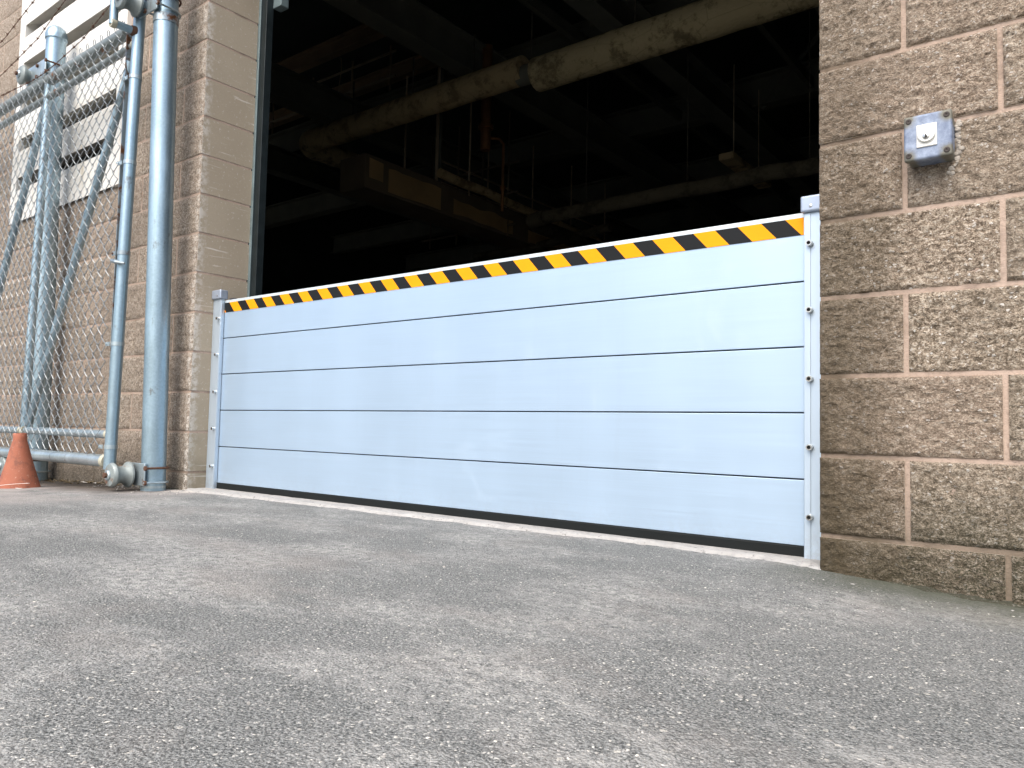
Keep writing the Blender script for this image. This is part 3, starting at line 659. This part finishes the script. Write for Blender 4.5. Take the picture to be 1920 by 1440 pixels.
# ------------------------------------------------------------------ galvanised poles with gate rollers
def lerp(a, b, t): return tuple(p + (q - p) * t for p, q in zip(a, b))
def roller_set(parent, px, py, z, rx, y0, ymount, r=.060):
    """spool roller on an axle along Y, its bracket bolted round the pole"""
    L = ymount - y0
    rl = MB().lathe([(.030, .016), (.052, .020), (r * .98, .028), (r, .036), (r * .94, .042), (r * .74, .055), (r * .68, .07), (r * .72, .085), (r * .9, .100), (r * 1.06, .106), (r * 1.06, .114), (.03, .116)], 28, (rx, y0, z), (0, 1, 0)).obj('roller', 'cast', parent)
    MB().lathe([(.020, .006), (.024, .010), (.024, .016)], 20, (rx, y0, z), (0, 1, 0)).obj('washer', 'galvl', rl)
    MB().lathe([(.0125, -.006), (.0135, -.003), (.0135, .009)], 6, (rx, y0, z), (0, 1, 0)).obj('nut', 'rust', rl)
    br = MB()
    br.box(rx - .034, rx - .026, y0 + .112, ymount, z - .045, z + .045); br.box(rx - .034, px + .045, ymount - .008, ymount, z - .052, z + .058); br.box(rx - .026, rx + .03, y0 + .117, y0 + .123, z - .03, z + .03)
    b = br.obj('roller_bracket', 'galvl', parent, bevel=.004)
    for dz, mt in ((.035, 'rust'), (-.035, 'galvl')):
        ub = [(px - .066, ymount - .02, z + dz), (px - .066, py, z + dz)] + [(px - .066 * math.cos(t), py + .066 * math.sin(t), z + dz) for t in [math.pi * i / 12 for i in range(1, 12)]] + [(px + .066, py, z + dz), (px + .066, ymount - .02, z + dz)]
        MB().tube(ub, .0055, 8).obj('u_bolt', mt, b)
        for q in (-.066, .066):
            MB().lathe([(.012, 0), (.012, .010)], 6, (px + q, ymount - .0085, z + dz), (0, -1, 0)).obj('nut', 'rust', b)
gp = thing('steel_pole', 'tall thick galvanised pole beside the block corner, carrying the gate rollers', 'pole')
pb, pt = (-3.735, -.118, -.02), (-3.748, -.178, 3.1)
pts = [lerp(pb, pt, i / 8) for i in range(9)]
MB().tube(pts, .0575, 32).obj('shaft', 'galv', gp)
roller_set(gp, -3.735, -.120, .078, -3.800, -.325, -.182)
pz = lerp(pb, pt, 2.46 / 3.12)
roller_set(gp, pz[0], pz[1], 2.455, -3.850, -.375, pz[1] - .064)
MB().lathe([(.0605, -.020), (.0605, .020)], 28, lerp(pb, pt, 2.40 / 3.12), (0, 0, 1)).obj('clamp', 'galvr', gp)
MB().lathe([(.059, -.006), (.0592, .006)], 28, lerp(pb, pt, .04 / 3.12), (0, 0, 1)).obj('weld_ring', 'galvl', gp)

dp = thing('fence_post', 'galvanised fence post with a domed cap behind the chain-link gate', 'post')
db, dtp = (-5.178, -.100, -.06), (-5.182, -.132, 2.735)
MB().tube([lerp(db, dtp, i / 6) for i in range(7)], .0565, 28).obj('shaft', 'galv', dp)
MB().lathe([(.0580, -.012), (.0625, -.008), (.0625, .022), (.0600, .030), (.0585, .034), (.050, .058), (.034, .072), (.012, .078)], 28, dtp, (0, 0, 1)).obj('cap', 'galv', dp)
roller_set(dp, -5.181, -.130, 2.515, -5.385, -.275, -.195, .062)
roller_set(dp, -5.178, -.100, .055, -5.235, -.300, -.165, .058)

# ------------------------------------------------------------------ sliding chain-link gate
gt = thing('sliding_gate', 'galvanised chain-link sliding gate with pipe frame, braces and barbed wire', 'gate')
def GY(z): return -.259 + .015 * (z - .1)
XE, XW = -3.900, -7.3
MB().tube([(XE, GY(.1), .100), (XE, GY(1.2), 1.2), (XE, GY(2.5), 2.5), (XE, GY(3.3), 3.3)], .0285, 24).obj('end_post', 'galv', gt)
MB().tube([(XW, GY(.1), .100), (XW, GY(3.3), 3.3)], .0285, 16).obj('end_post', 'galv', gt)
MB().tube([(XW + .02, GY(.138), .132), (XE - .03, GY(.138), .140)], .031, 22).obj('bottom_rail', 'galvl', gt)
MB().tube([(XW + .02, GY(.27), .276), (XE - .02, GY(.27), .272)], .0205, 18).obj('lower_rail', 'galvl', gt)
MB().tube([(XW + .02, GY(2.4), 2.385), (-4.6, GY(2.4), 2.382), (XE - .12, GY(2.4), 2.380)], .0320, 22).obj('track_rail', 'galvd', gt)
MB().tube([(XW + .02, GY(2.3), 2.262), (XE - .02, GY(2.3), 2.282)], .0195, 18).obj('upper_rail', 'galvd', gt)
for (a, b, r) in (((XE - .006, 2.282), (XE - .034, 2.282), .025), ((XE - .024, .272), (XE - .040, .272), .024), ((XE - .020, .139), (XE - .048, .139), .036), ((-5.02, .272), (-4.955, .272), .028)):
    MB().tube([(a[0], GY(a[1]), a[1]), (b[0], GY(b[1]), b[1])], [r * .92, r], 16).obj('weld', 'weld', gt)
MB().tube([(-4.985, GY(.28), .28), (-5.00, GY(2.36), 2.36)], .0225, 18).obj('upright', 'galv', gt)
MB().tube([(-4.930, GY(.3), .300), (-3.955, GY(2.15), 2.20)], .0215, 18).obj('brace', 'galv', gt)
MB().tube([(-5.03, GY(2.15), 2.22), (-5.95, GY(.3), .30)], .0215, 18).obj('brace', 'galv', gt)
MB().box(-3.968, -3.962, GY(1.2) - .012, GY(1.2) + .012, .19, 2.37).obj('tension_bar', 'galvr', gt)
for i, z in enumerate((.211, .724, 1.185, 1.653, 2.10)):
    y = GY(z)
    bm_ = MB(); rr = .0312
    bm_.lathe([(.0286, -.010), (rr, -.010), (rr, .010), (.0286, .010)], 24, (XE, y, z), (0, 0, 1))
    bm_.box(XE - .062, XE - .025, y - .031, y - .0275, z - .010, z + .010)
    bd = bm_.obj('tension_band', 'galvl' if i != 2 else 'galvr', gt)
    MB().lathe([(.007, 0), (.006, .005)], 6, (XE - .052, y - .031, z), (0, -1, 0)).obj('bolt', 'galvl' if i != 2 else 'rust', bd)
y = GY(1.13)
MB().tube([(XE - .055, y - .020, 1.150), (XE - .02, y - .045, 1.142), (XE + .02, y - .046, 1.132), (XE + .055, y - .02, 1.125)], [.006, .011, .011, .006], 8).obj('wire_clamp', 'galvr', gt)
MB().tube([(XE, GY(2.34) - .02, 2.338), (XE, -.352, 2.338)], .0195, 18).obj('stub_arm', 'galv', gt)
MB().tube([(XE, -.352, 2.328), (XE - .004, -.352, 3.3)], .0200, 18).obj('stub_upright', 'galv', gt)
MB().lathe([(.0225, -.014), (.0235, 0), (.0215, .012)], 16, (XE, -.352, 2.335), (0, 1, 0)).obj('weld', 'weld', gt)
MB().lathe([(.0285, -.012), (.024, .010)], 16, (XE, GY(2.34) - .030, 2.338), (0, -1, 0)).obj('weld', 'rust', gt)
# woven chain-link fabric
ch = MB(); PX, PZ = .0415, .0425; nrow = 52; ztop = 2.385
nw = int((XE - .065 - XW) / PX)
for i in range(nw):
    xa = XE - .065 - i * PX; xb = xa - PX; P = []
    for j in range(nrow + 1):
        z = ztop - j * PZ; side = (i + j) % 2
        bz = .012 * FB(xa * 1.3, z * 1.1, 2, 2)
        x = (xa + .0035) if side else (xb - .0035); yb = GY(z) - .031 + bz * .4
        P.append((x - (.003 if side else -.003), yb - (.005 if side else -.005), z + .005)); P.append((x, yb, z)); P.append((x - (.003 if side else -.003), yb + (.005 if side else -.005), z - .005))
    if i % 2 == 0: pass
    x, yb, z = P[0]
    P = [(x + (.003 if i % 2 else -.003), yb, z + .034), (x - (.003 if i % 2 else -.003), yb - .003, z + .020)] + P
    ch.tube(P, .0022, 4, cap=False)
cl = ch.obj('chain_link', 'wire', gt, smooth=60); cl['kind'] = 'stuff'
# barbed wire strands
def barbed(pts):
    m = MB(); C_ = [Vector(p) for p in pts]; path = []
    for a, b in zip(C_, C_[1:]):
        n = max(2, int((b - a).length / .02))
        for i in range(n):
            t = i / n; p = a.lerp(b, t); path.append(p)
    path.append(C_[-1])
    for ph in (0, math.pi):
        m.tube([p + Vector((0, math.cos(i * 1.3 + ph) * .0022, math.sin(i * 1.3 + ph) * .0022)) for i, p in enumerate(path)], .0014, 4, cap=False)
    for i in range(3, len(path) - 2, 5):
        p = path[i]; d = (path[i + 1] - p).normalized()
        m.tube([p - d * .006, p + d * .006], .005, 6)
        for s_ in range(4):
            q = Vector((rnd.uniform(-.4, .4), rnd.uniform(-1, 1), rnd.uniform(-1, 1))).normalized()
            m.tube([p + d * (.004 if s_ % 2 else -.004), p + q * .019], [.0015, .0006], 4, cap=False)
    return m.obj('barbed_wire', 'barb', gt)
barbed([(XW, GY(2.9), 2.70), (-5.79, GY(2.9), 2.895), (-5.34, GY(2.9), 2.995), (-4.7, GY(3), 3.12), (XE, GY(3.2), 3.26)])
barbed([(XW, GY(2.6), 2.50), (-5.74, GY(2.6), 2.645), (-5.23, GY(2.7), 2.715), (-4.88, GY(2.8), 2.83), (-4.4, GY(2.9), 2.97), (XE, GY(3), 3.10)])
barbed([(XW, GY(2.5), 2.52), (-5.71, GY(2.45) - .035, 2.45), (-5.19, GY(2.4) - .04, 2.408), (-4.98, GY(2.4) - .04, 2.405), (-4.80, GY(2.4) - .04, 2.42), (-4.53, GY(2.5) - .02, 2.485), (-4.22, GY(2.6), 2.615), (XE, GY(2.8), 2.80)])

# ------------------------------------------------------------------ cone, strips, litter
cx, cy = -4.50, -.44; cz = gz(cx, cy) - .004
prof = [(.100, 0), (.099, .006), (.091, .028), (.078, .078), (.062, .135), (.048, .192), (.0375, .235), (.0320, .258), (.0312, .287), (.0290, .288), (.0282, .270), (.030, .235)]
cm = MB().lathe(prof, 36, (0, 0, 0)); cm.f = cm.f[:-2]; cm.mi = cm.mi[:-2]
cm.v = [(x + .0022 * FB(x * 22, y * 22, z * 14 + 3, 3), y + .0022 * FB(x * 22 + 9, y * 22, z * 14, 3), z + .002 * FB(x * 30, y * 30, z * 30, 2)) for x, y, z in cm.v]
co = cm.obj('traffic_cone', 'cone', smooth=70); co.location = (cx, cy, cz); co.rotation_euler = (R(1.5), R(-1), .4)
tag(co, 'small faded orange traffic cone standing in front of the gate', 'traffic cone')
def strip(pts, wd, label):
    vs = []; n = len(pts); P = [Vector(p) for p in pts]
    for i, p in enumerate(P):
        d = (P[min(i + 1, n - 1)] - P[max(i - 1, 0)]); d.z = 0; s_ = Vector((-d.y, d.x, 0)).normalized() * wd
        vs += [p + s_, p - s_, p - s_ + Vector((0, 0, .0016)), p + s_ + Vector((0, 0, .0016))]
    fs = [(4 * i + k, 4 * i + (k + 1) % 4, 4 * i + 4 + (k + 1) % 4, 4 * i + 4 + k) for i in range(n - 1) for k in range(4)] + [(0, 1, 2, 3), (4 * n - 1, 4 * n - 2, 4 * n - 3, 4 * n - 4)]
    return tag(MB().add(vs, fs).obj('plastic_strip', 'strip'), label, 'plastic strip')
strip([(-4.52 + .42 * t, -.575 + .035 * t, gz(-4.4, -.5) + .006 + .058 * max(0, (t - .12)) ** .75 - .012 * t) for t in [i / 16 for i in range(17)]], .0028, 'curved white plastic strip arching up beside the orange cone')
strip([(-4.50 + .13 * t, -.515 + .05 * t + .010 * math.sin(t * 5), gz(-4.5, -.5) + .004) for t in [i / 10 for i in range(11)]], .004, 'short flat white plastic strip lying at the foot of the orange cone')
bl = MB().box(-.03, .03, -.02, .02, 0, .05).obj('plastic_scrap', 'blue', bevel=.008); bl.location = (-4.97, -.37, gz(-5, -.3)); bl.rotation_euler = (0, .3, .5)
tag(bl, 'dark blue plastic scrap at the left edge beside the orange cone', 'plastic scrap')
lf = MB()
for i in range(420):
    x = rnd.uniform(-5.6, -3.75); y = -.015 - abs(rnd.gauss(0, .055)); z = gz(x, y) + rnd.uniform(.002, .012)
    if rnd.random() > .35 + .65 * max(0, 1 - abs(x + 4.75) / .55): continue
    a = rnd.uniform(0, 6.28); L = rnd.uniform(.006, .022); W_ = L * rnd.uniform(.2, .5); ti = rnd.uniform(-.5, .5)
    c, s_ = math.cos(a), math.sin(a)
    q = [(-L, 0, 0), (0, -W_, .003), (L, 0, ti * L), (0, W_, .002)]
    lf.add([(x + u * c - v * s_, y + u * s_ + v * c, z + w2) for u, v, w2 in q], [(0, 1, 2, 3)])
tag(lf.obj('leaf_litter', 'leaf', smooth=0), 'scatter of dead leaf bits along the wall foot behind the gate', 'leaf litter', kind='stuff')
for i, (x, y, a, s_) in enumerate(((-4.60, -.09, .3, .030), (-4.50, -.12, 1.2, .022), (-4.42, -.10, .1, .026))):
    o = MB().add([(-s_, 0, .004), (-.3 * s_, -.4 * s_, .010), (s_, -.1 * s_, .006), (.2 * s_, .45 * s_, .012)], [(0, 1, 2, 3)]).obj('paper_scrap', 'strip'); o.location = (x, y, gz(x, y) + .004); o.rotation_euler = (0, 0, a)
    tag(o, ['larger pale paper scrap at the wall foot right of the cone', 'middle small pale paper scrap at the wall foot', 'small pale paper scrap nearest the gate roller at the wall foot'][i], 'paper scrap', 'paper scraps at the wall foot')
st_ = MB()
ICO = [(0, 0, 1), (.894, 0, .447), (.276, .851, .447), (-.724, .526, .447), (-.724, -.526, .447), (.276, -.851, .447), (.724, .526, -.447), (-.276, .851, -.447), (-.894, 0, -.447), (-.276, -.851, -.447), (.724, -.526, -.447), (0, 0, -1)]
ICF = [(0, 1, 2), (0, 2, 3), (0, 3, 4), (0, 4, 5), (0, 5, 1), (1, 6, 2), (2, 7, 3), (3, 8, 4), (4, 9, 5), (5, 10, 1), (6, 7, 2), (7, 8, 3), (8, 9, 4), (9, 10, 5), (10, 6, 1), (6, 11, 7), (7, 11, 8), (8, 11, 9), (9, 11, 10), (10, 11, 6)]
def grain(x, y, r, lift=.2):
    a = rnd.uniform(0, 6.28); c, s_ = math.cos(a), math.sin(a); ex, ey, ez = r * rnd.uniform(.8, 1.5), r * rnd.uniform(.6, 1), r * rnd.uniform(.4, .7)
    z = gz(x, y) + .0035 * FB(x * 1.6, y * 1.6, 3) + .0016 * FB(x * 9, y * 9, 8)
    jit = [(1 + rnd.uniform(-.25, .25)) for _ in range(12)]
    st_.add([(x + (u * ex * c - v * ey * s_) * j, y + (u * ex * s_ + v * ey * c) * j, z + lift * ez + w2 * ez * j) for (u, v, w2), j in zip(ICO, jit)], ICF)
for i in range(260):
    x = rnd.uniform(-4.0, .3); y = rnd.uniform(-1.6, -.05); grain(x, y, rnd.choice((.0018, .0025, .003, .004)))
for i in range(120):
    x = rnd.uniform(-4.3, -3.45); y = -.02 - abs(rnd.gauss(0, .10)); grain(x, y, rnd.uniform(.002, .006), .4)
tag(st_.obj('loose_gravel', 'stone', smooth=0), 'scattered loose grit and small stones on the asphalt', 'gravel', kind='stuff')
def dirt(x0, x1, depth, hgt, label, seed):
    xs = frange(x0, x1, .012); ny = 9; vs = []
    for x in xs:
        fe = min(1, (x - x0) / .05, (x1 - x) / .05)
        d = depth * (.55 + .6 * FB(x * 5, seed, 1) + .35 * FB(x * 22, seed, 4)) ; d = max(.008, d) * (.3 + .7 * fe)
        for j in range(ny):
            t = j / (ny - 1); y = .012 - (d + .012) * t
            vs.append((x, y, gz(x, y) + (hgt * (1 - t) ** 1.6) * (.6 + .6 * FB(x * 9, y * 9, seed)) * fe + .004 * FB(x * 55, y * 55, seed, 3) * (1 - t) - .006 * t + .001))
    return tag(MB().add(vs, [(i * ny + j + 1, (i + 1) * ny + j + 1, (i + 1) * ny + j, i * ny + j) for i in range(len(xs) - 1) for j in range(ny - 1)]).obj('packed_dirt', 'moss', smooth=180), label, 'dirt', kind='stuff')
dirt(-.565, 2.6, .060, .026, 'dark mossy dirt packed along the foot of the right wall', 3.3)
dirt(-6.6, -3.66, .055, .022, 'dark dirt packed along the foot of the left wall behind the gate', 8.8)
ag = MB()
for i in range(52000):
    # stone chips set in the worn surface, built where they are large enough to be told apart
    x = rnd.uniform(-3.4, .15); y = rnd.uniform(-1.80, -.12)
    dd_ = math.hypot(x, y + 2.0555)
    if rnd.random() > min(1, (1.15 / dd_) ** 2.2): continue
    if N3(x * 1.9, y * 2.6, 4.2) > .12 + rnd.uniform(-.25, .25): continue       # dusty films bury the chips
    r = rnd.choice((.0010, .0012, .0015, .0019, .0025)); a = rnd.uniform(0, 6.28); c, s2 = math.cos(a), math.sin(a)
    ex, ey, ez = r * rnd.uniform(.9, 1.6), r * rnd.uniform(.6, 1), r * rnd.uniform(.25, .6)
    z = gz(x, y) + .0035 * FB(x * 1.6, y * 1.6, 3) + .0016 * FB(x * 9, y * 9, 8)
    ag.add([(x + (u * ex * c - v * ey * s2) * q, y + (u * ex * s2 + v * ey * c) * q, z + (w2 - .35) * ez) for (u, v, w2), q in zip(((0, 0, 1.3), (1, 0, .3), (.3, .95, .25), (-.8, .6, .3), (-.8, -.6, .25), (.3, -.95, .3)), [rnd.uniform(.75, 1.25) for _ in range(6)])],
           [(0, 1, 2), (0, 2, 3), (0, 3, 4), (0, 4, 5), (0, 5, 1)])
tag(ag.obj('stone_chips', 'chips', smooth=0), 'pale stone chips set in the worn asphalt surface', 'stone chips', kind='stuff')
